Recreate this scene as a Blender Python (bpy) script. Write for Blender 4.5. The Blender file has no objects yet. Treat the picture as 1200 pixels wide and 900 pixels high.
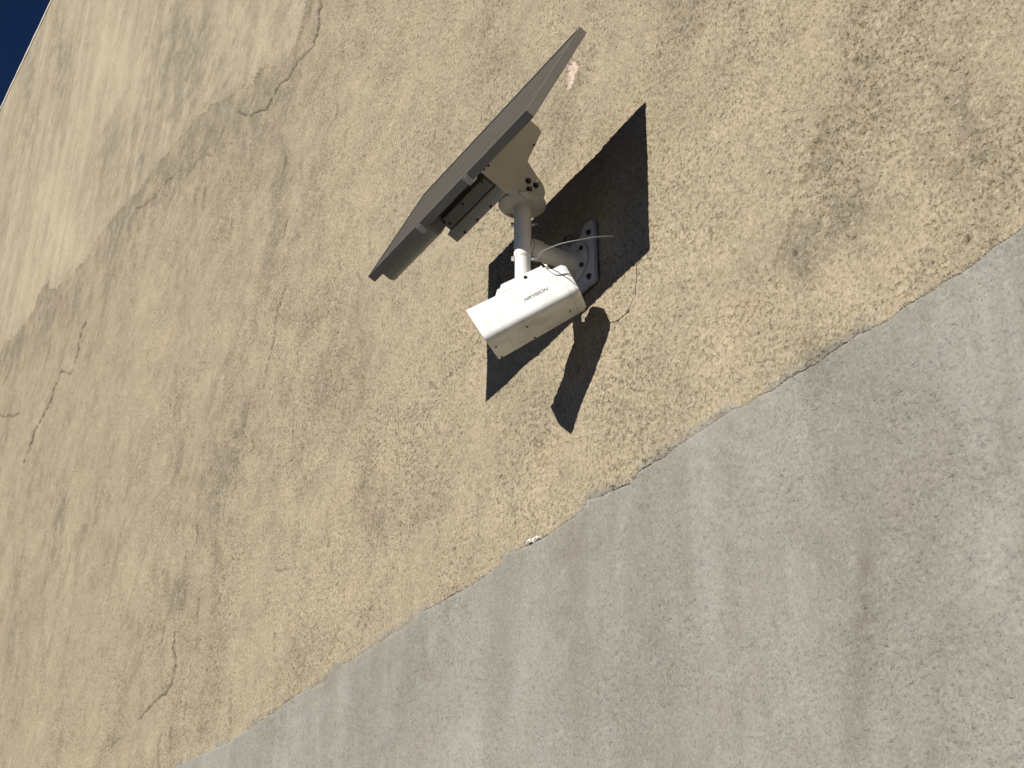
import bpy, bmesh, math
import numpy as np
from mathutils import Matrix, Vector

S = bpy.context.scene
COL = S.collection

# ------------------------------------------------------------------ camera, sky, sun, exposure
CAM = Vector((3.1665, -1.8642, 1.6058))
cd = bpy.data.cameras.new("camera")
cam = bpy.data.objects.new("camera", cd)
COL.objects.link(cam)
cr, cu, cf = Vector((.5077, .8615, .0008)), Vector((.4169, -.2465, .8749)), Vector((-.7539, .4438, .4843))
cam.matrix_world = Matrix(((cr.x, cu.x, -cf.x, CAM.x), (cr.y, cu.y, -cf.y, CAM.y), (cr.z, cu.z, -cf.z, CAM.z), (0, 0, 0, 1)))
cd.sensor_width = 36
cd.lens = 1821.97 / 1200 * 36
cd.clip_start, cd.clip_end = .05, 3000
S.camera = cam

SUN_TRAVEL = Vector((-.1277, .8449, -.5195)).normalized()
SUN_EL = math.asin(-SUN_TRAVEL.z)
SUN_AZ = math.atan2(-SUN_TRAVEL.x, -SUN_TRAVEL.y)
world = bpy.data.worlds.new("World")
S.world = world
world.use_nodes = True
wn = world.node_tree
bg = wn.nodes["Background"]
sky = wn.nodes.new("ShaderNodeTexSky")
sky.sky_type = 'NISHITA'
sky.sun_disc = False
sky.sun_elevation = SUN_EL
sky.sun_rotation = SUN_AZ
sky.altitude = 5500
sky.air_density = .6
sky.dust_density = 0
sky.ozone_density = 10.0
wn.links.new(sky.outputs[0], bg.inputs[0])
bg.inputs[1].default_value = .05

sd = bpy.data.lights.new("sun", 'SUN')
sd.energy = 5.0
sd.angle = math.radians(.53)
sd.color = (1, .955, .88)
sun = bpy.data.objects.new("sun", sd)
COL.objects.link(sun)
sun.rotation_euler = SUN_TRAVEL.to_track_quat('-Z', 'Y').to_euler()
sun.location = (5, -12, 14)

S.view_settings.view_transform = 'Standard'
S.view_settings.look = 'None'
S.view_settings.gamma = 1
S.view_settings.exposure = .32
S.view_settings.use_curve_mapping = False
S.cycles.max_bounces = 8
S.cycles.diffuse_bounces = 5


# ------------------------------------------------------------------ helpers
def tag(o, label=None, cat=None, group=None, kind=None):
    for k, v in (("label", label), ("category", cat), ("group", group), ("kind", kind)):
        if v:
            o[k] = v
    return o


def empty(name, mat, label, cat):
    o = bpy.data.objects.new(name, None)
    o.empty_display_size = .05
    COL.objects.link(o)
    o.matrix_world = mat
    return tag(o, label, cat)


def frame(origin, x, y, z):
    x, y, z = Vector(x), Vector(y), Vector(z)
    return Matrix(((x.x, y.x, z.x, origin[0]), (x.y, y.y, z.y, origin[1]), (x.z, y.z, z.z, origin[2]), (0, 0, 0, 1)))


def link(name, me, mat, parent=None):
    o = bpy.data.objects.new(name, me)
    COL.objects.link(o)
    if mat:
        me.materials.append(mat)
    if parent:
        o.parent = parent
    return o


def obj(name, bm, mat, parent=None, smooth=40):
    me = bpy.data.meshes.new(name)
    bmesh.ops.recalc_face_normals(bm, faces=bm.faces)
    bm.to_mesh(me)
    bm.free()
    if smooth:
        me.polygons.foreach_set("use_smooth", [True] * len(me.polygons))
        me.set_sharp_from_angle(angle=math.radians(smooth))
    return link(name, me, mat, parent)


def box(bm, lo, hi, bev=0, seg=2):
    r = bmesh.ops.create_cube(bm, size=1)
    vs = r["verts"]
    for v in vs:
        v.co = Vector([lo[i] + (v.co[i] + .5) * (hi[i] - lo[i]) for i in range(3)])
    if bev:
        es = list({e for v in vs for e in v.link_edges})
        bmesh.ops.bevel(bm, geom=es, offset=bev, segments=seg, affect='EDGES', profile=.5)


def prism(bm, poly, axis, a, b, bev=0):
    """extrude a 2-D polygon along an axis from a to b; axis 0 gives (y, z) polygons, 1 (x, z), 2 (x, y)"""
    def P(q, t):
        return [(t, q[0], q[1]), (q[0], t, q[1]), (q[0], q[1], t)][axis]
    v0 = [bm.verts.new(P(q, a)) for q in poly]
    v1 = [bm.verts.new(P(q, b)) for q in poly]
    n = len(poly)
    fs = [bm.faces.new(v0[::-1]), bm.faces.new(v1)]
    for i in range(n):
        fs.append(bm.faces.new((v0[i], v0[(i + 1) % n], v1[(i + 1) % n], v1[i])))
    if bev:
        bmesh.ops.recalc_face_normals(bm, faces=fs)
        bmesh.ops.bevel(bm, geom=list(fs[0].edges) + list(fs[1].edges), offset=bev, segments=2, affect='EDGES')


def cyl(bm, p0, p1, r0, r1=None, n=24, bev=0):
    p0, p1 = Vector(p0), Vector(p1)
    d = p1 - p0
    q = d.to_track_quat('Z', 'Y').to_matrix().to_4x4()
    r = bmesh.ops.create_cone(bm, cap_ends=True, segments=n, radius1=r0, radius2=r0 if r1 is None else r1, depth=d.length,
                              matrix=Matrix.Translation((p0 + p1) / 2) @ q)
    if bev:
        fs = {f for v in r["verts"] for f in v.link_faces if len(f.verts) > 4}
        bmesh.ops.bevel(bm, geom=list({e for f in fs for e in f.edges}), offset=bev, segments=2, affect='EDGES')


def tube(bm, pts, r, n=8):
    pts = [Vector(p) for p in pts]
    rings = []
    up = Vector((.3, .2, 1)).normalized()
    for i, p in enumerate(pts):
        t = (pts[min(i + 1, len(pts) - 1)] - pts[max(i - 1, 0)]).normalized()
        x = t.cross(up).normalized()
        y = x.cross(t)
        rings.append([bm.verts.new(p + (x * math.cos(2 * math.pi * k / n) + y * math.sin(2 * math.pi * k / n)) * r) for k in range(n)])
    for a, b in zip(rings, rings[1:]):
        for k in range(n):
            bm.faces.new((a[k], a[(k + 1) % n], b[(k + 1) % n], b[k]))
    bm.faces.new(rings[0][::-1])
    bm.faces.new(rings[-1])


def spline(pts, n=8):
    P = [Vector(p) for p in pts]
    P = [2 * P[0] - P[1]] + P + [2 * P[-1] - P[-2]]
    out = []
    for i in range(1, len(P) - 2):
        for k in range(n):
            t = k / n
            a, b, c, d = P[i - 1], P[i], P[i + 1], P[i + 2]
            out.append(.5 * ((2 * b) + (c - a) * t + (2 * a - 5 * b + 4 * c - d) * t * t + (3 * b - a - 3 * c + d) * t ** 3))
    return out + [P[-2]]


def ring(bm, outer, inner, axis, a, b):
    """a plate with a hole: two loops of equal length extruded along an axis"""
    def P(q, t):
        return [(t, q[0], q[1]), (q[0], t, q[1]), (q[0], q[1], t)][axis]
    L = [[bm.verts.new(P(q, t)) for q in lp] for lp in (outer, inner) for t in (a, b)]
    n = len(outer)
    for A, B in ((L[0], L[1]), (L[1], L[3]), (L[3], L[2]), (L[2], L[0])):
        for i in range(n):
            bm.faces.new((A[i], A[(i + 1) % n], B[(i + 1) % n], B[i]))


# ------------------------------------------------------------------ materials
class NT:
    def __init__(s, name):
        s.m = bpy.data.materials.new(name)
        s.m.use_nodes = True
        s.t = s.m.node_tree
        s.b = s.t.nodes["Principled BSDF"]

    def n(s, typ, **kw):
        nd = s.t.nodes.new(typ)
        for k, v in kw.items():
            setattr(nd, k, v)
        return nd

    def set(s, sock, v):
        if hasattr(v, "is_linked") or hasattr(v, "links"):
            s.t.links.new(v, sock)
        else:
            sock.default_value = v

    def coord(s, scale=(1, 1, 1), rot=(0, 0, 0)):
        if not hasattr(s, "tc"):
            s.tc = s.n("ShaderNodeTexCoord")
        mp = s.n("ShaderNodeMapping")
        mp.inputs["Scale"].default_value = scale
        mp.inputs["Rotation"].default_value = rot
        s.t.links.new(s.tc.outputs["Object"], mp.inputs[0])
        return mp.outputs[0]

    def noise(s, vec, scale, detail=3, rough=.55, dist=0):
        nd = s.n("ShaderNodeTexNoise")
        s.t.links.new(vec, nd.inputs["Vector"])
        nd.inputs["Scale"].default_value = scale
        nd.inputs["Detail"].default_value = detail
        nd.inputs["Roughness"].default_value = rough
        nd.inputs["Distortion"].default_value = dist
        return nd.outputs[0]

    def ramp(s, fac, a, b, lo=0., hi=1.):
        nd = s.n("ShaderNodeMapRange", interpolation_type='SMOOTHSTEP')
        s.set(nd.inputs[0], fac)
        for i, v in enumerate((a, b, lo, hi)):
            nd.inputs[i + 1].default_value = v
        return nd.outputs[0]

    def math(s, op, a, b=0., c=0.):
        nd = s.n("ShaderNodeMath", operation=op)
        s.set(nd.inputs[0], a)
        s.set(nd.inputs[1], b)
        s.set(nd.inputs[2], c)
        return nd.outputs[0]

    def mix(s, fac, a, b, mode='MIX'):
        nd = s.n("ShaderNodeMix", data_type='RGBA', blend_type=mode)
        s.set(nd.inputs[0], fac)
        for i, v in ((6, a), (7, b)):
            s.set(nd.inputs[i], (*v, 1) if isinstance(v, tuple) and len(v) == 3 else v)
        return nd.outputs[2]

    def attr(s, name):
        return s.n("ShaderNodeAttribute", attribute_name=name).outputs["Fac"]

    def bump(s, h, strength=1., dist=.002, nrm=None):
        nd = s.n("ShaderNodeBump")
        nd.inputs["Strength"].default_value = strength
        nd.inputs["Distance"].default_value = dist
        s.set(nd.inputs["Height"], h)
        if nrm:
            s.t.links.new(nrm, nd.inputs["Normal"])
        return nd.outputs[0]

    def out(s, color=None, rough=None, normal=None, **kw):
        if color is not None:
            s.set(s.b.inputs["Base Color"], (*color, 1) if isinstance(color, tuple) and len(color) == 3 else color)
        if rough is not None:
            s.set(s.b.inputs["Roughness"], rough)
        if normal is not None:
            s.set(s.b.inputs["Normal"], normal)
        for k, v in kw.items():
            s.set(s.b.inputs[k.replace("_", " ")], v)
        return s.m


def painted(name, col, rough=.4, metal=0., dirt=.12, scale=14.):
    m = NT(name)
    v = m.coord()
    f = m.ramp(m.noise(v, scale, 5, .65), .42, .72)
    d = tuple(c * .62 for c in col)
    c = m.mix(m.math('MULTIPLY', f, dirt * 2), col, d)
    fine = m.noise(v, 900, 2)
    r = m.ramp(m.noise(v, 35, 3), .3, .7, rough * .85, min(1, rough * 1.2))
    return m.out(c, r, m.bump(fine, .12, .0004), Metallic=metal)


M = {}
M['white'] = painted('white_paint', (.80, .80, .77), .34, 0, .28, 22.)
M['bracket'] = painted('off_white_powder_coat', (.56, .535, .48), .5, 0, .2)
M['post'] = painted('white_powder_coat', (.78, .75, .68), .45, 0, .15)
M['plate'] = painted('grey_powder_coat', (.50, .49, .46), .5, 0, .2)
M['alu'] = painted('anodised_aluminium', (.29, .285, .275), .42, .4)
M['alu_light'] = painted('bright_steel', (.75, .75, .73), .3, .6)
M['box'] = painted('grey_box_metal', (.31, .312, .31), .5, .1)
M['tray'] = painted('shade_toned_tray', (.19, .186, .175), .5, .1)  # darker than the box metal: shade of the recess put into the colour
M['dark'] = painted('dark_plastic', (.025, .025, .025), .5)
M['screw'] = painted('dark_screw', (.05, .048, .045), .45, .6)
M['steel'] = painted('zinc_steel', (.42, .41, .39), .35, .8)
M['grid'] = painted('cell_grid_print', (.115, .11, .10), .5)
M['wire'] = painted('grey_wire', (.30, .285, .255), .55)
M['ink'] = painted('grey_ink', (.10, .10, .105), .5)
M['back'] = painted('black_backsheet', (.03, .03, .032), .5)
M['lens'] = NT('lens_glass').out((.01, .01, .012), .05)
M['lump'] = painted('white_filler', (.82, .80, .75), .8, 0, .2, 40)
M['cap'] = painted('pale_mortar', (.46, .42, .34), .9, 0, .4, 6)


def cell_glass():
    m = NT('streaked_solar_glass')
    n = m.noise(m.coord((.7, 26, 26)), 3, 4)
    c = m.mix(m.ramp(n, .3, .7), (.040, .037, .033), (.062, .056, .047))  # two dark tones streaked lengthwise along the panel
    return m.out(c, .42, IOR=1.45)


M['glass'] = cell_glass()


def wall_material():
    m = NT('weathered_render')
    v = m.coord()
    grey, upper, stain = m.attr('grey'), m.attr('upper'), m.attr('stain')
    crack, pink, pale, rough_a = m.attr('crack'), m.attr('pink'), m.attr('pale'), m.attr('coarse')
    big = m.noise(v, .9, 4, .6)
    mid = m.noise(v, 5, 5, .65)
    patch = m.noise(v, 14, 4, .6)
    warm = m.noise(v, 2.6, 4, .62)
    grain = m.noise(m.coord((1, 1, 1), (.3, .2, .5)), 145, 3, .68)
    grain2 = m.noise(m.coord((1, 1, 1), (.7, .1, .2)), 46, 4, .7)
    streak = m.noise(m.coord((4.2, 4.2, .5), (0, .07, 0)), 1.0, 6, .62, .5)
    streak2 = m.noise(m.coord((15, 15, 1.6), (0, .05, 0)), 1.0, 4, .6, .6)
    # tan render
    t = m.mix(m.ramp(big, .35, .68), (.325, .273, .188), (.370, .309, .208))
    t = m.mix(m.ramp(mid, .38, .72, 0, .55), t, (.308, .260, .184))
    t = m.mix(m.ramp(patch, .5, .78, 0, .4), t, (.405, .336, .222))
    t = m.mix(m.ramp(warm, .56, .74, 0, .25), t, (.42, .32, .195))
    # upper coat: paler, streaked by rain
    u = m.mix(m.ramp(streak, .36, .66), (.275, .238, .172), (.392, .338, .238))
    u = m.mix(m.ramp(streak2, .4, .7, 0, .35), u, (.345, .295, .208))
    u = m.mix(m.ramp(mid, .45, .75, 0, .4), u, (.43, .36, .24))
    t = m.mix(upper, t, u)
    t = m.mix(m.ramp(streak, .54, .76, 0, .12), t, (.27, .236, .175))
    # grey render
    g = m.mix(m.ramp(streak, .36, .68), (.226, .218, .187), (.290, .284, .250))
    g = m.mix(m.ramp(warm, .47, .62, 0, .55), g, (.250, .222, .183))
    g = m.mix(m.ramp(mid, .45, .75, 0, .4), g, (.290, .285, .254))
    g = m.mix(m.ramp(streak2, .5, .75, 0, .22), g, (.218, .207, .174))
    mottle = m.noise(m.coord((1, 1, 1), (.1, .4, .9)), 8, 8, .8)
    c = m.mix(grey, t, g)
    c = m.mix(m.math('MULTIPLY', m.ramp(mottle, .5, .34, 0, .5), m.math('ADD', 1.3, m.math('MULTIPLY', upper, .5))), c, m.mix(.52, c, m.mix(grey, (.13, .108, .075), (.15, .138, .112))))
    c = m.mix(m.ramp(mottle, .52, .66, 0, .5), c, m.mix(.35, c, m.mix(grey, (.56, .47, .325), (.38, .368, .328))))
    # dirt and pale worn areas
    c = m.mix(m.math('MULTIPLY', stain, m.math('MULTIPLY', m.ramp(patch, .2, .7, .6, 1.05), m.ramp(mottle, .60, .40, .3, 1.3))), c, m.mix(grey, (.20, .172, .124), (.165, .145, .118)))
    c = m.mix(m.math('MULTIPLY', pale, .8), c, m.mix(grey, (.455, .385, .266), (.325, .315, .280)))
    # light and dark sand grains of the mix
    k = m.mix(grey, (1, 1, 1), (.85, .85, .85))
    c = m.mix(m.math('MULTIPLY', m.ramp(grain, .50, .30, 0, .62), k), c, m.mix(grey, (.16, .13, .088), (.14, .13, .107)))
    c = m.mix(m.math('MULTIPLY', m.ramp(grain, .54, .74, 0, .6), k), c, m.mix(grey, (.56, .475, .33), (.37, .357, .318)))
    c = m.mix(m.math('MULTIPLY', m.ramp(grain2, .46, .28, 0, .55), m.math('MULTIPLY', rough_a, k)), c, m.mix(grey, (.19, .155, .105), (.16, .148, .122)))
    grain3 = m.noise(m.coord((1, 1, 1), (.2, .9, .4)), 19, 7, .8)
    c = m.mix(m.math('MULTIPLY', m.ramp(grain3, .45, .33, 0, .6), k), c, m.mix(grey, (.19, .158, .112), (.19, .175, .145)))
    c = m.mix(m.math('MULTIPLY', m.ramp(grain3, .57, .68, 0, .5), k), c, m.mix(grey, (.50, .425, .30), (.35, .34, .305)))
    c = m.mix(pink, c, (.56, .44, .365))
    c = m.mix(crack, c, (.045, .036, .026))  # shade inside cracks, gouges and holes painted as a near-black tone
    pits = m.noise(m.coord((1, 1, .8)), 165, 3, .62, .15)
    pits2 = m.noise(v, 74, 4, .64, .15)
    dip = m.ramp(pits, .24, .47)
    dip2 = m.ramp(pits2, .24, .46)
    n1 = m.bump(m.math('MULTIPLY', dip, rough_a), 1., .0026)
    n2 = m.bump(m.math('MULTIPLY', dip2, rough_a), 1., .0044, n1)
    n3 = m.bump(m.noise(m.coord((1, 1, .35), (0, .6, 0)), 60, 5, .68, .3), .8, .0045, n2)
    return m.out(c, .93, n3, Specular_IOR_Level=.15)


M['wall'] = wall_material()


def ground_material():
    m = NT('asphalt')
    v = m.coord()
    c = m.mix(m.noise(v, 3, 5), (.022, .0215, .021), (.038, .037, .035))
    c = m.mix(m.ramp(m.noise(v, 160, 2), .5, .7), c, (.055, .053, .05))
    return m.out(c, .9, m.bump(m.noise(v, 120, 3), .6, .006))


M['ground'] = ground_material()


# ------------------------------------------------------------------ the rendered wall, surveyed outlines in metres (x along the wall, z up)
GREY_EDGE = [(-2.504, 3.181), (-2.256, 3.167), (-1.955, 3.14), (-1.736, 3.139), (-1.536, 3.137), (-1.343, 3.145), (-1.113, 3.13), (-1.085, 3.155), (-0.932, 3.145), (-0.787, 3.141), (-0.621, 3.134), (-0.491, 3.148), (-0.317, 3.141), (-0.144, 3.13), (-0.047, 3.134), (-0.025, 3.157), (0.072, 3.14), (0.166, 3.133), (0.348, 3.134), (0.368, 3.155), (0.433, 3.14), (0.548, 3.124), (0.586, 3.142), (0.736, 3.138), (0.868, 3.137), (0.975, 3.131), (1.058, 3.126), (1.189, 3.121), (1.306, 3.124), (1.382, 3.114), (1.466, 3.119), (1.538, 3.117), (1.606, 3.115), (1.656, 3.123), (1.72, 3.125)]
UPPER_EDGE = [(-1.853, 6.493), (-1.846, 6.337), (-1.913, 6.29), (-1.979, 6.23), (-2.245, 6.387), (-2.507, 6.484), (-2.709, 6.549), (-3.122, 6.785), (-3.249, 6.794), (-3.531, 6.871), (-3.906, 6.926), (-4.317, 6.966), (-4.616, 7.052), (-5.074, 7.111), (-5.325, 7.122), (-5.785, 7.19), (-6.198, 7.343), (-6.381, 7.5), (-6.579, 7.552), (-6.824, 7.476), (-7.422, 7.544), (-7.759, 7.692), (-7.787, 7.615)]
LEDGE = [(1.229, 3.584), (1.217, 3.563), (1.191, 3.549), (1.179, 3.523), (1.17, 3.496), (1.14, 3.464), (1.118, 3.441)]
CRACKS = [[(-1.644, 6.326), (-1.644, 6.268), (-1.643, 6.205), (-1.66, 6.136), (-1.679, 6.089), (-1.764, 6.114), (-1.858, 6.126), (-1.901, 6.11), (-1.927, 6.095), (-2.03, 6.14), (-2.104, 6.12), (-2.19, 6.107), (-2.28, 6.155), (-2.419, 6.226), (-2.549, 6.331), (-2.641, 6.4)], [(-3.38, 6.54), (-3.519, 6.612), (-3.639, 6.655), (-3.755, 6.677), (-4.09, 6.747), (-4.267, 6.826)], [(-3.126, 6.527), (-3.162, 6.48), (-3.219, 6.463), (-3.292, 6.456)], [(-2.739, 6.389), (-2.851, 6.381), (-2.944, 6.337), (-3.033, 6.406)], [(-5.128, 6.517), (-5.165, 6.445), (-5.194, 6.394), (-5.196, 6.323), (-5.213, 6.284), (-5.342, 6.257), (-5.518, 6.361), (-5.588, 6.315), (-5.708, 6.256), (-5.821, 6.216), (-5.948, 6.164), (-6.073, 6.139), (-6.138, 6.075), (-6.203, 6.011)], [(-7.333, 6.88), (-7.082, 6.738), (-6.942, 6.695), (-6.616, 6.554)], [(-1.765, 4.925), (-1.775, 4.891), (-1.837, 4.852), (-1.833, 4.744), (-1.893, 4.607), (-1.92, 4.528)], [(-2.705, 3.771), (-2.652, 3.597), (-2.665, 3.545), (-2.761, 3.533), (-2.832, 3.531), (-2.941, 3.514), (-3.03, 3.495)], [(-3.279, 3.478), (-3.35, 3.484), (-3.416, 3.474)], [(-2.181, 3.751), (-2.221, 3.733), (-2.238, 3.697)], [(-2.368, 5.711), (-2.387, 5.615), (-2.417, 5.569)], [(-2.726, 3.365), (-2.7, 3.223)], [(-1.978, 3.337), (-1.953, 3.201)], [(-1.457, 3.612), (-1.535, 3.642), (-1.614, 3.663)]]
STAINS = [(-1.293, 4.431, 3.05, 0.422, -2.049, -4.035, 0.5), (-2.056, 4.428, 2.505, 0.549, -1.962, -4.399, 0.45), (-2.504, 4.349, 2.541, 0.683, -2.081, -5.138, 0.4), (-2.637, 3.943, 2.505, 0.741, -1.522, -4.499, 0.3), (-1.526, 5.814, 4.742, 0.674, -2.684, -3.695, 0.35), (-1.93, 5.595, 3.642, 0.667, -2.393, -3.718, 0.3), (-1.706, 5.073, 3.952, 0.674, -1.583, -2.726, 0.25), (1.414, 3.757, 12.894, -2.06, -6.629, -8.793, 0.75), (1.406, 3.629, 14.105, -2.274, -8.074, -11.42, 0.5), (1.592, 3.528, 6.315, -1.168, -4.344, -6.046, 0.25), (1.68, 3.309, 9.715, -1.946, -5.788, -8.793, 0.3), (1.299, 3.432, 7.79, -1.186, -5.884, -9.566, 0.5), (1.148, 3.396, 18.248, -2.463, -10.854, -18.921, 0.6), (1.187, 3.291, 25.275, -3.574, -6.717, -12.283, 0.35), (1.181, 3.154, 21.55, -3.082, -8.562, -17.071, 0.55), (0.955, 4.063, 7.504, -0.779, -4.732, -6.378, 0.25), (0.873, 4.274, 11.258, -1.043, -11.302, -14.375, 0.5), (-5.215, 5.285, 3.867, 1.963, -1.609, -4.148, 0.35), (-5.788, 4.849, 4.408, 2.593, -1.013, -3.142, 0.4), (-7.614, 10.515, 3.959, 1.945, -1.323, -1.765, 0.8), (-8.908, 11.175, 5.71, 3.147, -1.77, -2.437, 0.8), (-3.311, 7.349, 3.078, 0.828, -2.083, -2.748, 0.5), (-3.67, 7.432, 3.605, 1.067, -2.359, -3.214, 0.5), (-4.549, 7.605, 3.106, 1.123, -2.065, -3.034, 0.5), (-5.265, 7.916, 3.46, 1.413, -1.889, -2.853, 0.55), (-4.11, 7.921, 3.673, 1.171, -2.821, -3.742, 0.5), (-5.903, 9.232, 2.479, 1.029, -1.546, -2.062, -0.5), (-6.047, 8.625, 2.452, 1.09, -1.765, -2.593, -0.35), (-8.6, 10.362, 2.961, 1.659, -1.179, -1.732, 0.3), (-4.943, 8.224, 4.81, 1.801, -2.522, -3.51, -0.5), (-6.748, 8.304, 1.794, 0.911, -1.577, -2.593, -0.4), (-5.683, 7.382, 2.625, 1.206, -2.85, -4.909, -0.5), (-7.273, 7.994, 2.1, 1.176, -1.802, -3.256, -0.5), (-2.43, 6.628, 3.114, 0.654, -3.522, -4.697, -0.25), (0.277, 2.914, 12.21, -0.406, -1.935, -5.906, 0.4), (0.355, 3.037, 6.819, -0.29, -6.773, -18.527, 0.3), (1.203, 2.437, 37.943, -6.063, -1.773, -6.542, 0.5), (1.256, 2.626, 32.11, -5.225, -3.492, -10.32, 0.35), (1.536, 2.546, 21.513, -4.335, -2.122, -6.172, 0.3), (-0.166, 2.699, 4.625, 0.107, -2.862, -11.613, -0.3), (0.956, 2.967, 18.013, -2.128, -3.576, -8.706, 0.25), (1.072, 3.032, 26.898, -3.543, -5.828, -13.063, 0.3), (-0.557, 2.988, 7.755, 0.553, -2.923, -10.215, 0.25), (0.634, 2.665, 13.055, -1.056, -1.31, -4.497, 0.2), (0.87, 2.461, 31.631, -3.626, -2.165, -8.613, 0.3), (1.41, 2.651, 16.231, -2.958, -3.864, -10.571, 0.2), (1.543, 2.822, 12.612, -2.463, -4.557, -10.214, 0.2), (0.568, 3.605, 4.575, -0.295, -2.78, -5.146, -0.3), (0.087, 3.324, 3.935, -0.035, -3.399, -8.274, -0.2), (0.168, 3.197, 4.125, -0.078, -5.585, -14.396, -0.2), (0.932, 3.258, 6.768, -0.752, -3.936, -7.947, -0.3), (0.882, 3.665, 6.193, -0.62, -3.208, -5.276, -0.2), (0.971, 3.899, 7.747, -0.833, -4.642, -6.674, -0.25), (1.302, 3.208, 10.19, -1.598, -6.937, -12.84, -0.25), (-0.867, 3.959, 3.212, 0.315, -2.453, -5.353, -0.15), (-0.514, 3.974, 2.981, 0.175, -2.745, -5.543, -0.1), (-1.401, 3.494, 2.367, 0.394, -2.203, -6.614, -0.15), (-3.86, 5.33, 1.055, 0.395, -1.033, -2.254, -0.1), (-4.064, 4.162, 1.458, 0.648, -0.887, -2.892, -0.12), (-0.054, 4.812, 7.633, 0.052, -5.439, -7.331, 0.3), (0.191, 4.441, 10.746, -0.202, -5.631, -8.095, 0.35), (0.279, 4.32, 18.721, -0.534, -5.707, -8.386, 0.3), (-0.971, 3.758, 6.327, 0.71, -4.521, -11.005, 0.3), (-0.827, 3.554, 11.214, 1.1, -4.454, -11.652, 0.35), (0.0, 3.434, 9.024, 0.014, -5.685, -13.274, 0.2), (0.69, 3.356, 9.981, -0.807, -7.29, -14.909, 0.25), (1.585, 3.145, 31.935, -6.155, -15.781, -27.51, 0.3)]
PINK = [(0.335, 4.524), (0.364, 4.483), (0.346, 4.472), (0.332, 4.458), (0.317, 4.441), (0.296, 4.444), (0.305, 4.49), (0.306, 4.52)]
WHITE = [[(0.093, 3.144), (0.106, 3.146), (0.11, 3.136), (0.093, 3.137)], [(0.118, 3.14), (0.142, 3.14), (0.146, 3.134), (0.126, 3.128)]]
WIRE = [(0.6064, -0.075, 3.7376), (0.6102, -0.12, 3.7185), (0.6002, -0.165, 3.7001), (0.5686, -0.198, 3.6962), (0.522, -0.205, 3.7073), (0.4705, -0.195, 3.7281), (0.4462, -0.185, 3.7329), (0.4409, -0.172, 3.7228), (0.4444, -0.162, 3.7103)]

WALL_TOP = 11.80


def pnoise(x, y, seed):
    xi, yi = np.floor(x).astype(np.int64), np.floor(y).astype(np.int64)
    fx, fy = x - xi, y - yi

    def g(ix, iy, dx, dy):
        h = (ix * 374761393 + iy * 668265263 + seed * 1442695041) & 0xffffffff
        h = ((h ^ (h >> 13)) * 1274126177) & 0xffffffff
        a = ((h ^ (h >> 16)) & 0xffff).astype(np.float32) * (2 * np.pi / 65536)
        return np.cos(a) * dx + np.sin(a) * dy
    ux, uy = fx * fx * fx * (fx * (fx * 6 - 15) + 10), fy * fy * fy * (fy * (fy * 6 - 15) + 10)
    n0 = g(xi, yi, fx, fy) * (1 - ux) + g(xi + 1, yi, fx - 1, fy) * ux
    n1 = g(xi, yi + 1, fx, fy - 1) * (1 - ux) + g(xi + 1, yi + 1, fx - 1, fy - 1) * ux
    return (n0 * (1 - uy) + n1 * uy) * 1.5


def fbm(x, y, seed, octv=3):
    s, a = 0, 1
    for k in range(octv):
        s = s + a * pnoise(x * 2 ** k, y * 2 ** k, seed + k * 17)
        a *= .55
    return s


def inside(px, py, poly):
    r = np.zeros(px.shape, bool)
    n = len(poly)
    for i in range(n):
        (x0, y0), (x1, y1) = poly[i], poly[(i + 1) % n]
        if y0 == y1:
            continue
        c = ((y0 > py) != (y1 > py)) & (px < (x1 - x0) * (py - y0) / (y1 - y0) + x0)
        r ^= c
    return r


def polydist(px, py, line, reach):
    d = np.full(px.shape, 9.)
    xs, ys = [p[0] for p in line], [p[1] for p in line]
    m = np.where((px > min(xs) - reach) & (px < max(xs) + reach) & (py > min(ys) - reach) & (py < max(ys) + reach))[0]
    qx, qy = px[m], py[m]
    dd = np.full(qx.shape, 9.)
    for (x0, y0), (x1, y1) in zip(line, line[1:]):
        ex, ey = x1 - x0, y1 - y0
        t = np.clip(((qx - x0) * ex + (qy - y0) * ey) / (ex * ex + ey * ey + 1e-9), 0, 1)
        dd = np.minimum(dd, np.hypot(qx - x0 - t * ex, qy - y0 - t * ey))
    d[m] = dd
    return d


def sstep(a, b, x):
    t = np.clip((x - a) / (b - a), 0, 1)
    return t * t * (3 - 2 * t)


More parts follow.
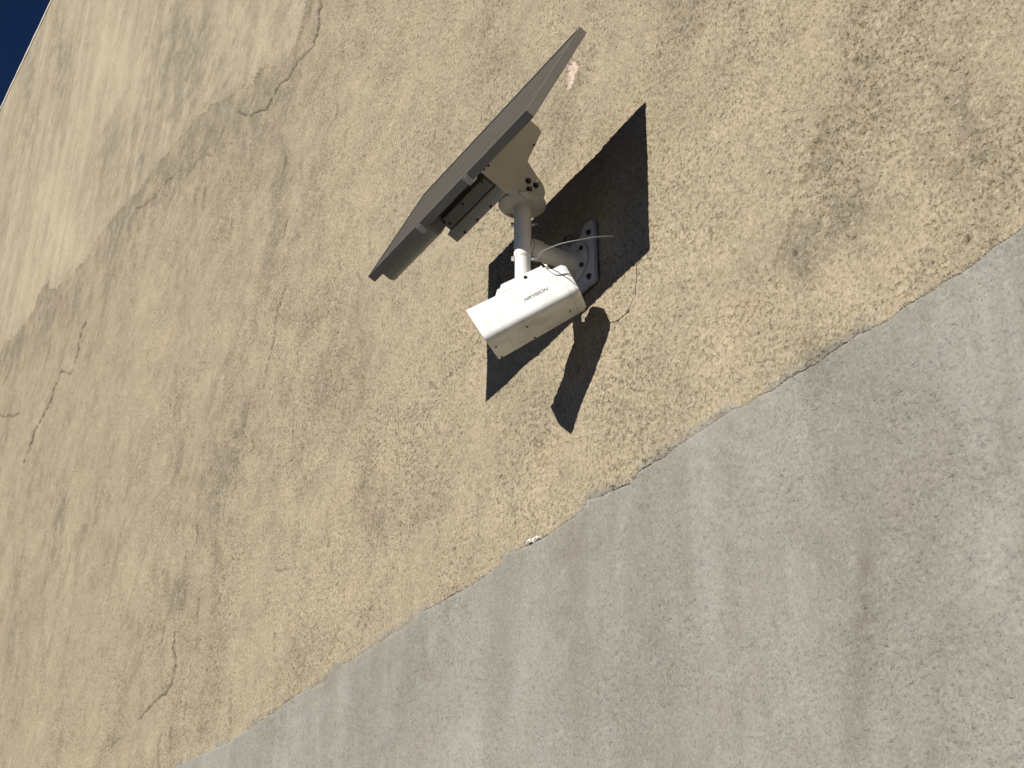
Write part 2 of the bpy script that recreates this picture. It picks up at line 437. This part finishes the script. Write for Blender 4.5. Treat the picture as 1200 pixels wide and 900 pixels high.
def build_wall():
    root = empty('building_wall', Matrix.Translation((0, 0, 0)),
                 'tall weathered tan rendered wall with grey cement render along its lower part', 'wall')
    # a fan of cells that grow with the distance along the wall
    NU, NT_ = 1000, 950
    base, foot = 1.8642, (3.1665, 1.6058)
    u = np.linspace(math.atan(1.35 / base), math.atan(20.5 / base), NU)
    r = np.tan(u) * base
    th = np.radians(np.linspace(117, 171, NT_))
    X = (foot[0] + r[:, None] * np.cos(th)[None, :]).ravel()
    Z = (foot[1] + r[:, None] * np.sin(th)[None, :]).ravel()
    Rr = np.repeat(r, NT_)
    D = np.sqrt(Rr ** 2 + base ** 2)
    above = Z > WALL_TOP
    Z = np.minimum(Z, WALL_TOP)
    # size of a cell along the line of sight: relief finer than a cell is left to the bump
    cell = D * D / base * (u[1] - u[0])
    lod = lambda size: np.clip(size / (cell * 1.6), 0, 1)

    wx = fbm(X / .05, Z / .05, 3, 2) * .004 + fbm(X / .35, Z / .35, 5, 2) * .006
    wz = fbm(X / .05, Z / .05, 7, 2) * .0032 + fbm(X / .3, Z / .3, 9, 2) * .003
    qx, qz = X + wx, Z + wz
    gpoly = [(-40, -1), (-40, 3.16), (-9, 3.16), (-5, 3.17)] + GREY_EDGE + [(2.2, 3.12), (8, 3.12), (8, -1)]
    grey = inside(qx, qz, gpoly)
    upoly = [(3, 13), (3, 6.4), (-.6, 6.7), (-1.3, 6.75)] + UPPER_EDGE + [(-9, 7.8), (-12, 7.9), (-40, 8), (-40, 13)]
    ux_, uz_ = X + wx + fbm(X / .22, Z / .22, 11, 3) * .055, Z + wz + fbm(X / .22, Z / .22, 13, 3) * .035
    upper = inside(ux_, uz_, upoly)
    gd = polydist(qx, qz, gpoly[2:-3], .4)
    ud = polydist(ux_, uz_, upoly[3:-2], .9)
    lpoly = LEDGE + [(1.08, 3.40), (1.13, 3.30), (1.4, 3.22), (2.3, 3.2), (2.6, 4.2), (1.9, 3.9), (1.45, 3.75), (1.3, 3.66)]
    low = inside(qx, qz, lpoly)
    ld = polydist(qx, qz, LEDGE, .3)
    G, U = grey.astype(float), upper.astype(float)

    # relief, positive towards the street
    rough_m = np.clip(.72 + fbm(X / .4, Z / .4, 21, 3) * .5, .2, 1.2)
    h = fbm(X / 1.6, Z / 1.6, 31, 2) * .006 + fbm(X / .42, Z / .42, 33, 2) * .0035
    h += fbm(X / .12, Z / .14, 35, 2) * .0016 * (1 - .35 * G)
    pit = pnoise(X / .017, Z / .020, 41)
    pit2 = pnoise(X / .009, Z / .0105, 43)
    coarse = rough_m * (1 - .66 * G) * (1 - .45 * U)
    h += coarse * (np.minimum(pit, .0) * .0042 * lod(.024) + np.minimum(pit2, .05) * .0030 * lod(.013))
    # trowel sweeps in the grey coat
    tx, tz = fbm(X / .45, Z / .45, 51, 2) * .10, fbm(X / .45, Z / .45, 52, 2) * .10
    for ang, sd_ in ((.9, 53), (1.35, 54), (-.5, 55)):
        ca, sa = math.cos(ang), math.sin(ang)
        gate = sstep(.0, .5, pnoise(X / .6, Z / .6, sd_ + 10))
        h += G * gate * pnoise(((X + tx) * sa - (Z + tz) * ca) / .022, ((X + tx) * ca + (Z + tz) * sa) / .13, sd_) * .0008 * lod(.04)
    h += G * .010 * sstep(0, .010, gd) + (1 - G) * (.003 * np.exp(-(gd / .03) ** 2))
    h += U * .0035 * sstep(0, .05, ud)
    lfade = low * np.exp(-(ld / .16) ** 2)
    h -= lfade * .005 * sstep(0, .012, ld)
    # smear of mortar just above the grey edge
    smear = (1 - G) * np.exp(-(gd / .022) ** 2) * sstep(-.05, .35, fbm(X / .3, Z / .3, 61, 2) + .05 + .5 * np.exp(-((X - .85) / .3) ** 2))
    # cracks
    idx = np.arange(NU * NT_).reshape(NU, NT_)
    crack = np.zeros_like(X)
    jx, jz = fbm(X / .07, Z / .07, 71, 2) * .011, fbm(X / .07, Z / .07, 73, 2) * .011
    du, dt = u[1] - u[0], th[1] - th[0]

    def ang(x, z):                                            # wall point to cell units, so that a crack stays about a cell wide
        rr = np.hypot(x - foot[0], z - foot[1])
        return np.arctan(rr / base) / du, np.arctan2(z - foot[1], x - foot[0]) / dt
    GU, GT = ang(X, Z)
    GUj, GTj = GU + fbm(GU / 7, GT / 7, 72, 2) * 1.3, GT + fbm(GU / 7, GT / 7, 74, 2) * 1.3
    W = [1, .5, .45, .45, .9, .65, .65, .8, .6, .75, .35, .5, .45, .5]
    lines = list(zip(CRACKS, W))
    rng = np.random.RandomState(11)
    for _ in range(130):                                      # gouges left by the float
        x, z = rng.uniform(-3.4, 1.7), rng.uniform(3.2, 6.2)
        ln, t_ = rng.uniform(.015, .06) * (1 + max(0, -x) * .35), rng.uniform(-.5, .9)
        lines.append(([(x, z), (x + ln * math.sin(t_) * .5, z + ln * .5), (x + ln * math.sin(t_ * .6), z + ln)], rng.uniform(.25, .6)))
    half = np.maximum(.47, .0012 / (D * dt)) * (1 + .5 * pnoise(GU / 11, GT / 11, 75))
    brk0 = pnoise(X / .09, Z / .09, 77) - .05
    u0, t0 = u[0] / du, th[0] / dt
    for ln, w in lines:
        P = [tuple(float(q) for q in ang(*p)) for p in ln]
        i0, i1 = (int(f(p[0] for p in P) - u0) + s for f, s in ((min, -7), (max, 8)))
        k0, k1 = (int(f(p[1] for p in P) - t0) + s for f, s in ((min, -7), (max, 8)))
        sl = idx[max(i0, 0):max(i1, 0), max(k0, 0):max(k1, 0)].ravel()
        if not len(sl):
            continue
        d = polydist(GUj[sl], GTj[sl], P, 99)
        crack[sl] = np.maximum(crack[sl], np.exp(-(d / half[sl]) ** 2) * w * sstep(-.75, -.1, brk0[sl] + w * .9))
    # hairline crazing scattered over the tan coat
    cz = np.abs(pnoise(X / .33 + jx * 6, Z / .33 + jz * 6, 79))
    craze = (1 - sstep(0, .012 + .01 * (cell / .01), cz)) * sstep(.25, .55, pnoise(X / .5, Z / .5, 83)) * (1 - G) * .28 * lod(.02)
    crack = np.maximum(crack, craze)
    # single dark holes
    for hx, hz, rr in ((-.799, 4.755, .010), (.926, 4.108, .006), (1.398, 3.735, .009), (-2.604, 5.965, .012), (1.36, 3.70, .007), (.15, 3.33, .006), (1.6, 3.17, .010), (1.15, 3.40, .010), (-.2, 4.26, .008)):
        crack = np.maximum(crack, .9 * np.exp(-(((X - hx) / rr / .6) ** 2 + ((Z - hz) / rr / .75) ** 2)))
    h -= crack * .006
    stain = np.zeros_like(X)
    for cx, cz_, a11, a12, a21, a22, k in STAINS:
        dx, dz = X - cx, Z - cz_
        e = (a11 * dx + a12 * dz) ** 2 + (a21 * dx + a22 * dz) ** 2
        stain += k * np.exp(-e * .8)
    stain += (1 - U) * 1.05 * np.exp(-(ud / .34) ** 2) * (ud < .85) * (.35 + .65 * sstep(2.0, 2.5, -X))
    stain += (1 - U) * .4 * np.exp(-(polydist(X, Z, UPPER_EDGE[:6], .4) / .13) ** 2)
    stain += lfade * .35
    stain += .55 * smear + .2 * (1 - G) * (1 - U) * sstep(.3, 3.2, -X)
    vst = fbm(X / .3 + fbm(X / .5, Z / .5, 93, 2) * .6, Z / 1.1, 91, 4)
    stain = stain * (1.0 + .8 * vst) + .32 * np.clip(vst - .08, 0, 1) * (1 - .45 * G)
    pinkm = inside(X + wx * .4, Z + wz * .4, PINK).astype(float)
    h -= pinkm * .006
    h *= 1 - sstep(WALL_TOP - .7, WALL_TOP - .3, Z)

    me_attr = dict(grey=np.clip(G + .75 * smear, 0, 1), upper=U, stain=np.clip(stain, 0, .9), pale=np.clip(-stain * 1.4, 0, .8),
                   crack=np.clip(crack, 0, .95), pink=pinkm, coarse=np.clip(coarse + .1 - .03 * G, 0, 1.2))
    co = np.stack([X, -h, Z], 1)
    F = np.stack([idx[:-1, :-1], idx[:-1, 1:], idx[1:, 1:], idx[1:, :-1]], -1).reshape(-1, 4)
    F = F[~above[F].all(1)]
    cls = np.where(grey, 2, np.where(upper, 1, 0))
    fcls = cls[F].max(1)

    def grid_mesh(name, faces, smooth=True):
        used, inv = np.unique(faces, return_inverse=True)
        me = bpy.data.meshes.new(name)
        f = inv.reshape(-1, 4).astype(np.int32)
        me.vertices.add(len(used))
        me.vertices.foreach_set("co", co[used].astype(np.float32).ravel())
        me.loops.add(f.size)
        me.loops.foreach_set("vertex_index", f.ravel())
        me.polygons.add(len(f))
        me.polygons.foreach_set("loop_start", np.arange(0, f.size, 4, dtype=np.int32))
        me.polygons.foreach_set("use_smooth", np.ones(len(f), bool))
        me.update(calc_edges=True)
        for k, v in me_attr.items():
            at = me.attributes.new(k, 'FLOAT', 'POINT')
            at.data.foreach_set("value", v[used].astype(np.float32))
        return link(name, me, M['wall'], root)
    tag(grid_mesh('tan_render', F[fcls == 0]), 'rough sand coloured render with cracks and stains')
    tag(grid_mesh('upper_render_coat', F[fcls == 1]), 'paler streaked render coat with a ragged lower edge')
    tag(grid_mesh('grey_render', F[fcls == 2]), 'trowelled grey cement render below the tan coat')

    # the masonry behind the coats, carrying the same finish where the surveyed coats end
    for lo, hi, gv in ((0, 3.13, 1.), (3.13, WALL_TOP - .01, 0.)):
        bm = bmesh.new()
        box(bm, (-32, .024, lo - .3 * (lo == 0)), (14, .46, hi))
        o = obj('masonry_core', bm, M['wall'], root, 0)
        for k, v in (('grey', gv), ('coarse', .6)):
            at = o.data.attributes.new(k, 'FLOAT', 'POINT')
            at.data.foreach_set("value", [v] * len(o.data.vertices))
    bm = bmesh.new()
    n = 240
    rng = np.random.RandomState(4)
    prof = [(.01, -.02), (-.006, -.02), (-.007, .03), (.004, .045), (.48, .05), (.48, -.02)]
    rows = []
    for i in range(n + 1):
        x = -20 + 34 * i / n
        j = rng.uniform(-.002, .002, 2)
        rows.append([bm.verts.new((x, p[0] + j[0], WALL_TOP - .012 + p[1] + j[1])) for p in prof])
    for A, B in zip(rows, rows[1:]):
        for k in range(len(prof)):
            bm.faces.new((A[k], B[k], B[(k + 1) % 6], A[(k + 1) % 6]))
    obj('coping', bm, M['cap'], root)

    # two lumps of white filler stuck on the joint between the coats
    for w in WHITE:
        bm = bmesh.new()
        prism(bm, w, 1, .004, -.015, .003)
        obj('filler_lump', bm, M['lump'], root)


bm = bmesh.new()
box(bm, (-600, -600, -.5), (600, 600, 0))
tag(obj('ground', bm, M['ground'], None, 0), 'dark asphalt ground at the foot of the wall', None, None, 'structure')
build_wall()


# ------------------------------------------------------------------ wall bracket: plate, arm, post, yoke
def circ(cx, cy, r, n=24, a0=0., a1=None):
    a1 = a0 + 2 * math.pi if a1 is None else a1
    full = abs(a1 - a0 - 2 * math.pi) < 1e-6
    return [(cx + r * math.cos(a0 + (a1 - a0) * i / (n if full else n - 1)), cy + r * math.sin(a0 + (a1 - a0) * i / (n if full else n - 1))) for i in range(n)]


def rrect(w0, w1, h0, h1, r, n=5):
    """rounded rectangle; r = radii of the corners (lo-lo, hi-lo, hi-hi, lo-hi)"""
    out = []
    for (cx, cy, a), q in zip(((w0 + r[0], h0 + r[0], math.pi), (w1 - r[1], h0 + r[1], 1.5 * math.pi), (w1 - r[2], h1 - r[2], 0), (w0 + r[3], h1 - r[3], .5 * math.pi)), r):
        out += circ(cx, cy, q, n, a, a + .5 * math.pi)
    return out


BO = Vector((.352, 0, 3.822))
PX, PY = .353 - BO.x, -.177
br = empty('mounting_bracket', Matrix.Translation(BO), 'off white steel wall bracket with round post and arm holding panel and camera', 'bracket')

plate = rrect(-.083, .083, -.093, .100, (.014, .008, .022, .030), 5)
# dip the upper edge between the two ears
i0 = max(range(len(plate)), key=lambda i: (plate[i][1] > .099) * 1 + (plate[i][0] > 0) * .1)
top = [p for p in plate]
k = next(i for i in range(len(top)) if i and top[i][0] < -.03 and top[i][1] > .09)
dip = [(.036, .100), (.022, .078), (.0, .070), (-.018, .078), (-.030, .098)]
plate = top[:k] + dip + top[k:]
bm = bmesh.new()
prism(bm, plate, 1, -.003, -.014, .002)
wp = obj('wall_plate', bm, M['plate'], br)
for x, z in ((.062, .062), (-.060, .062), (.058, -.070), (-.060, -.070)):
    bm = bmesh.new()
    cyl(bm, (x, -.014, z), (x, -.0155, z), .0085, n=16)
    cyl(bm, (x, -.0155, z), (x, -.021, z), .0065, n=6)
    obj('anchor_bolt', bm, M['screw'], wp)
bm = bmesh.new()
prism(bm, circ(0, 0, .058, 36), 1, -.0142, -.021, .002)
fl = obj('arm_flange', bm, M['bracket'], br)
for a in (35, 145, 215, 325):
    x, z = .045 * math.cos(math.radians(a)), .045 * math.sin(math.radians(a))
    bm = bmesh.new()
    cyl(bm, (x, -.021, z), (x, -.0265, z), .0068, n=6)
    obj('flange_bolt', bm, M['screw'], fl)
bm = bmesh.new()
cyl(bm, (0, -.0205, 0), (0, -.05, 0), .031, .0245, 32)
cyl(bm, (0, -.049, 0), (0, PY + .012, 0), .0238, None, 32)
cyl(bm, (0, PY + .052, 0), (0, PY + .018, 0), .0272, None, 32, .003)
obj('arm', bm, M['bracket'], br)
# a gusset rib under the flare and the cable clip above the flange
bm = bmesh.new()
prism(bm, [(-.0208, -.024), (-.0208, -.047), (-.075, -.0225)], 0, -.003, .003)
obj('gusset', bm, M['bracket'], br)
bm = bmesh.new()
ring(bm, circ(-.028, .088, .017, 6, .4), circ(-.028, .088, .011, 6, .4), 1, -.0145, -.030)
obj('cable_clip', bm, M['steel'], br)

ZT = 3.9470 - BO.z
bm = bmesh.new()
cyl(bm, (PX, PY, -.036), (PX, PY, ZT), .0222, None, 40)
cyl(bm, (PX, PY, -.036), (PX, PY, -.040), .0215, .0205, 40)
post = obj('post', bm, M['post'], br)
D1 = Vector((.56, .83, 0)).normalized()
for z, hl in ((.066, .0295), (-.038, .0285)):
    bm = bmesh.new()
    c0 = Vector((PX, PY, z))
    cyl(bm, c0 - D1 * hl, c0 + D1 * (hl + .008), .0032, None, 10)
    cyl(bm, c0 - D1 * hl, c0 - D1 * (hl - .007), .0066, None, 6)
    cyl(bm, c0 + D1 * (hl - .006), c0 + D1 * hl, .0066, None, 6)
    obj('through_bolt', bm, M['steel'] if z > 0 else M['alu_light'], post)
bm = bmesh.new()
cyl(bm, (PX, PY, ZT - .009), (PX, PY, ZT - .001), .046, .0605, 48)
cyl(bm, (PX, PY, ZT - .001), (PX, PY, ZT + .004), .0605, .0605, 48)
obj('post_flange', bm, M['bracket'], br)
PV = (-.180, 3.984 - BO.z)                                   # pivot (y, z)
for sgn in (-1, 1):
    ear = [(PV[0] - .046, ZT + .003), (PV[0] + .044, ZT + .003)] + circ(PV[0] + .002, PV[1] + .002, .043, 14, -.15, math.pi + .1)
    bm = bmesh.new()
    x = PX + sgn * .025
    prism(bm, ear, 0, x - .0025, x + .0025, .0008)
    obj('yoke_ear', bm, M['bracket'], br)


# ------------------------------------------------------------------ solar panel in its own frame: x along, y up the slope, z out of the glass
PM = frame((.3017, -.3068, 4.0877), (.9991, .0277, .031), (-.04, .4352, .8995), (.0114, -.8999, .4359))
HL, HW, TH = .3992, .1916, .024
sp = empty('solar_panel', PM, 'solar panel in a slim aluminium frame tilted above the white camera', 'solar panel')
bm = bmesh.new()
for lo, hi in (((-HL, -HW, -TH), (HL, -HW + .0015, 0)), ((-HL, HW - .0015, -TH), (HL, HW, 0)),
               ((-HL, -HW + .0015, -TH), (-HL + .0015, HW - .0015, 0)), ((HL - .0015, -HW + .0015, -TH), (HL, HW - .0015, 0))):
    box(bm, lo, hi)
# front lips and the return flange at the back
t = .0016
for z0, z1, w in ((-.0018, -.0002, .0042), (-TH + .0002, -TH + .0016, .022)):
    for lo, hi in (((-HL + .0016, -HW + .0016, z0), (HL - .0016, -HW + w, z1)), ((-HL + .0016, HW - w, z0), (HL - .0016, HW - .0016, z1)),
                   ((-HL + .0016, -HW + w, z0), (-HL + w, HW - w, z1)), ((HL - w, -HW + w, z0), (HL - .0016, HW - w, z1))):
        box(bm, lo, hi)
obj('frame', bm, M['alu'], sp, 30)
bm = bmesh.new()
box(bm, (-HL + .002, -HW + .002, -.0068), (HL - .002, HW - .002, -.0024))
gl = obj('glass', bm, M['glass'], sp, 0)
bm = bmesh.new()
box(bm, (-HL + .002, -HW + .002, -.0085), (HL - .002, HW - .002, -.0071))
obj('backsheet', bm, M['back'], sp, 0)
nx, ny = 9, 4
cw, ch = (2 * HL - .028) / nx, (2 * HW - .028) / ny
bm = bmesh.new()
for i in range(1, nx):
    x = -HL + .014 + i * cw
    box(bm, (x - .0006, -HW + .010, -.0023), (x + .0006, HW - .010, -.0021))
for j in range(1, ny):
    y = -HW + .014 + j * ch
    box(bm, (-HL + .010, y - .0006, -.0023), (HL - .010, y + .0006, -.0021))
obj('cell_grid', bm, M['grid'], gl, 0)
for uu in (.1126, -.125):
    bm = bmesh.new()
    prism(bm, [(-HW - .0035, -.0035), (-HW - .0002, -.0035), (-HW - .0002, -.0255), (-HW + .016, -.0255), (-HW + .016, -.0285), (-HW - .0035, -.0285)], 0, uu - .010, uu + .010, .0006)
    obj('frame_clamp', bm, M['alu_light'], sp)
bm = bmesh.new()
prism(bm, rrect(-.166, -.075, -.066, -.0245, (.016, .004, .001, .001), 6), 0, -.386, -.130, .004)
jb = obj('junction_box', bm, M['box'], sp)
# tilting channel behind the panel: two cheeks and a web
pv, pw = -.045, -.160
cheek = [(-.118, -.0245), (-.1205, -.118), (-.104, -.134)] + circ(pv, pw, .047, 12, math.radians(198), math.radians(352)) + [(.0258, -.1206), (.150, -.112), (.158, -.100), (.158, -.0245)]
chn = []
far_cheek = [(-.056, -.0245), (-.056, -.120), (-.090, -.134)] + cheek[3:]
for uu, shape in ((.0095, far_cheek), (.0915, cheek)):
    bm = bmesh.new()
    prism(bm, shape, 0, uu - .0015, uu + .0015, .0005)
    chn.append(obj('bracket_cheek', bm, M['bracket'], sp))
bm = bmesh.new()
box(bm, (.0115, -.115, -.0285), (.0895, .155, -.0255))
obj('channel_web', bm, M['bracket'], sp)
for v, w in ((-.033, -.149), (-.0276, -.1715), (-.0556, -.162)):
    bm = bmesh.new()
    cyl(bm, (.0932, v, w), (.0945, v, w), .0085, None, 18)
    cyl(bm, (.0945, v, w), (.1000, v, w), .0062, None, 6)
    obj('pivot_bolt', bm, M['screw'], chn[1])
bm = bmesh.new()
box(bm, (.0931, -.020, -.170), (.0936, -.006, -.167))
obj('angle_mark', bm, M['alu_light'], chn[1], 0)
for v, w in ((-.085, -.040), (-.105, -.036), (.09, -.113)):
    bm = bmesh.new()
    cyl(bm, (.0931, v, w), (.0955, v, w), .0036, None, 10)
    obj('rivet', bm, M['screw'], chn[1])

# ------------------------------------------------------------------ battery box slung behind the panel
bb = empty('battery_box', PM @ Matrix.Translation((-.03, -.09, -.03)), 'grey metal battery box bolted behind the solar panel beside the tilt bracket', 'battery box')
bb_inv = Vector((.03, .09, .03))


def bpart(name, bm, mat, parent=bb, smooth=40):
    bmesh.ops.translate(bm, verts=bm.verts, vec=bb_inv)
    return obj(name, bm, mat, parent, smooth)


BU0, BU1, BV = -.156, .0885, -.1185
bm = bmesh.new()
box(bm, (BU0 + .003, BV + .016, -.0865), (BU1 - .002, -.060, -.0250), .002)
box(bm, (BU0 + .004, -.0602, -.110), (.0035, .135, -.0305), .002)
tray = bpart('tray', bm, M['tray'])
bm = bmesh.new()
box(bm, (BU0, BV, -.1185), (BU1, -.058, -.0845), .0012)
cov = bpart('cover', bm, M['box'])
bm = bmesh.new()
prism(bm, rrect(BU0 + .020, BU1 - .003, -.081, -.046, (.014, .004, .004, .014), 7), 1, BV + .0158, BV - .002, .003)
con = bpart('raised_panel', bm, M['tray'])
for uu, w in ((BU0 + .031, -.056), (BU0 + .040, -.069), (-.032, -.057), (.070, -.054)):
    bm = bmesh.new()
    cyl(bm, (uu, BV - .002, w), (uu, BV - .0045, w), .0034, None, 10)
    bpart('screw', bm, M['screw'], con)
for uu in (-.108, -.045, .022):
    bm = bmesh.new()
    cyl(bm, (uu, BV, -.1135), (uu, BV - .003, -.1135), .0034, None, 10)
    bpart('screw', bm, M['screw'], cov)

# ------------------------------------------------------------------ bullet camera in its own frame: x forward, y to the lit side, z up
CA, CS, CN = Vector((-.6414, -.6487, -.4096)), Vector((.7129, -.7012, -.0058)), Vector((-.2835, -.2957, .9122))
CC = Vector((.3655, -.1627, 3.6255))
sc = empty('security_camera', frame(CC, CA, CS, CN), 'white bullet security camera with black lettering hanging from the bracket post', 'security camera')
HB, HH = .0495, .0475
SLOPE = .085


def taper(o):
    for v in o.data.vertices:
        k = 1 + .62 * (v.co.x + .128)
        v.co.y *= k
        v.co.z *= k


def section(inset=0.):
    return rrect(-HB + inset, HB - inset, -HH + inset, HH - inset, [max(.002, q - inset) for q in (.018, .018, .004, .004)], 7)


def shear_front(bm, a_min):
    for v in bm.verts:
        if v.co.x > a_min:
            v.co.x += (v.co.z + HH) * SLOPE + v.co.y * .09


# sun shield: a hollow hood, open at the front
bm = bmesh.new()
ring(bm, section(), section(.0025), 0, .0781, .1275)
shear_front(bm, .12)
hood = obj('sun_shield', bm, M['white'], sc)
bm = bmesh.new()
prism(bm, section(.0028), 0, .079, .098)
shear_front(bm, .097)
ff = obj('front_face', bm, M['dark'], sc)
bm = bmesh.new()
cyl(bm, (.104, 0, .005), (.112, 0, .005), .026, None, 32, .002)
obj('lens', bm, M['lens'], ff)
bm = bmesh.new()
prism(bm, section(), 0, -.1048, .0777, .0003)
hs = obj('housing', bm, M['white'], sc)
bm = bmesh.new()
prism(bm, section(), 0, -.1195, -.1052, .0003)
obj('rear_cover', bm, M['white'], sc)
bm = bmesh.new()
a, b = section(.0002), section(.006)
va, vb, vc = ([bm.verts.new((x, q[0], q[1])) for q in P] for x, P in ((-.1196, a), (-.1285, b), (-.1187, a)))
n = len(a)
for i in range(n):
    bm.faces.new((va[i], va[(i + 1) % n], vb[(i + 1) % n], vb[i]))
    bm.faces.new((vc[i], vc[(i + 1) % n], va[(i + 1) % n], va[i]))
bm.faces.new(vb)
bm.faces.new(vc[::-1])
obj('end_cap', bm, M['white'], sc)
# saddle on the roof that takes the post
bm = bmesh.new()
lo = [(.066, -.0492), (-.100, -.0492), (-.100, .0492), (.066, .0492)]
hi = [(.040, -.036), (-.080, -.036), (-.080, .036), (.040, .036)]
v0 = [bm.verts.new((x, y, HH - .001)) for x, y in lo]
v1 = [bm.verts.new((x, y, HH + .038)) for x, y in hi]
bm.faces.new(v0[::-1])
bm.faces.new(v1)
for i in range(4):
    bm.faces.new((v0[i], v0[(i + 1) % 4], v1[(i + 1) % 4], v1[i]))
bmesh.ops.recalc_face_normals(bm, faces=bm.faces)
bmesh.ops.bevel(bm, geom=[e for e in bm.edges if any(v.co.z > HH + .01 for v in e.verts)], offset=.012, segments=5, affect='EDGES')
sad = obj('saddle', bm, M['white'], sc, 60)
bm = bmesh.new()
cyl(bm, (-.028, .0400, HH + .013), (-.028, .0475, HH + .0110), .0050, None, 14)
obj('screw', bm, M['screw'], sad)
# the stem up into the post
inv = frame(CC, CA, CS, CN).inverted()
bm = bmesh.new()
s0 = Vector((BO.x + PX, BO.y + PY, BO.z - .0405))
cyl(bm, inv @ s0, inv @ (s0 - Vector((0, 0, .105))), .0198, None, 36)
obj('stem', bm, M['white'], sc)
# hatch and screws underneath
bm = bmesh.new()
box(bm, (.0075, -.034, -HH - .0008), (.0405, .030, -HH + .001), .0004, 1)
ht = obj('hatch', bm, M['white'], sc)
for x, y, p in ((.1165, .012, hood), (.1146, -.034, hood), (.026, .0235, ht), (.021, -.031, ht)):
    bm = bmesh.new()
    zz = -HH - (.0008 if p is ht else 0)
    cyl(bm, (x, y, zz - .0007), (x, y, zz + .001), .0030, None, 12)
    obj('screw', bm, M['screw'], p)
bm = bmesh.new()
box(bm, (-.0875, -.013, -HH - .0004), (-.0850, -.003, -HH + .001))
obj('slot', bm, M['dark'], hs, 0)
bm = bmesh.new()
for k_ in (-1, 1):
    cyl(bm, (-.082 + k_ * .006, .030, HH + .018), (-.082 + k_ * .006, .030, HH + .032), .0042, .0034, 12, .001)
obj('cable_tie', bm, M['alu_light'], sad)

for o_ in list(sc.children) + [g for c_ in sc.children for g in c_.children]:
    if o_.name.split('.')[0] != 'stem':
        taper(o_)

fc = bpy.data.curves.new('lettering', 'FONT')
fc.body = 'HIKVISION'
fc.size = .0125
fc.shear = .28
fc.offset = .00028
fc.space_character = 1.02
fc.align_x = 'CENTER'
fo = bpy.data.objects.new('lettering_source', fc)
COL.objects.link(fo)
bpy.context.view_layer.update()
me = bpy.data.meshes.new_from_object(fo.evaluated_get(bpy.context.evaluated_depsgraph_get()))
bpy.data.objects.remove(fo)
xs = [v.co.x for v in me.vertices]
kx = .066 / (max(xs) - min(xs))
for v in me.vertices:
    v.co = Vector((-v.co.x * kx - .029, HB + .0004, v.co.y * 1.0 - .003))
me.materials.clear()
let = link('lettering', me, M['ink'], hs)
taper(let)
tag(let, 'dark grey HIKVISION lettering on the camera side')

# ------------------------------------------------------------------ tether wire
W3 = [Vector(p) for p in WIRE]
side = [(-.084, .0505, HH + .010), (-.093, .0515, .030), (-.105, .0515, .020), (-.1195, .0515, .015), (-.1290, .046, .010), (-.131, .03, .006)]
cm = frame(CC, CA, CS, CN)
pts = spline(W3 + [cm @ Vector(p) for p in side], 8)
bm = bmesh.new()
tube(bm, pts, .0014)
tag(obj('tether_wire', bm, M['wire'], None), 'thin grey wire looping from the camera roof past the bracket arm', 'wire')
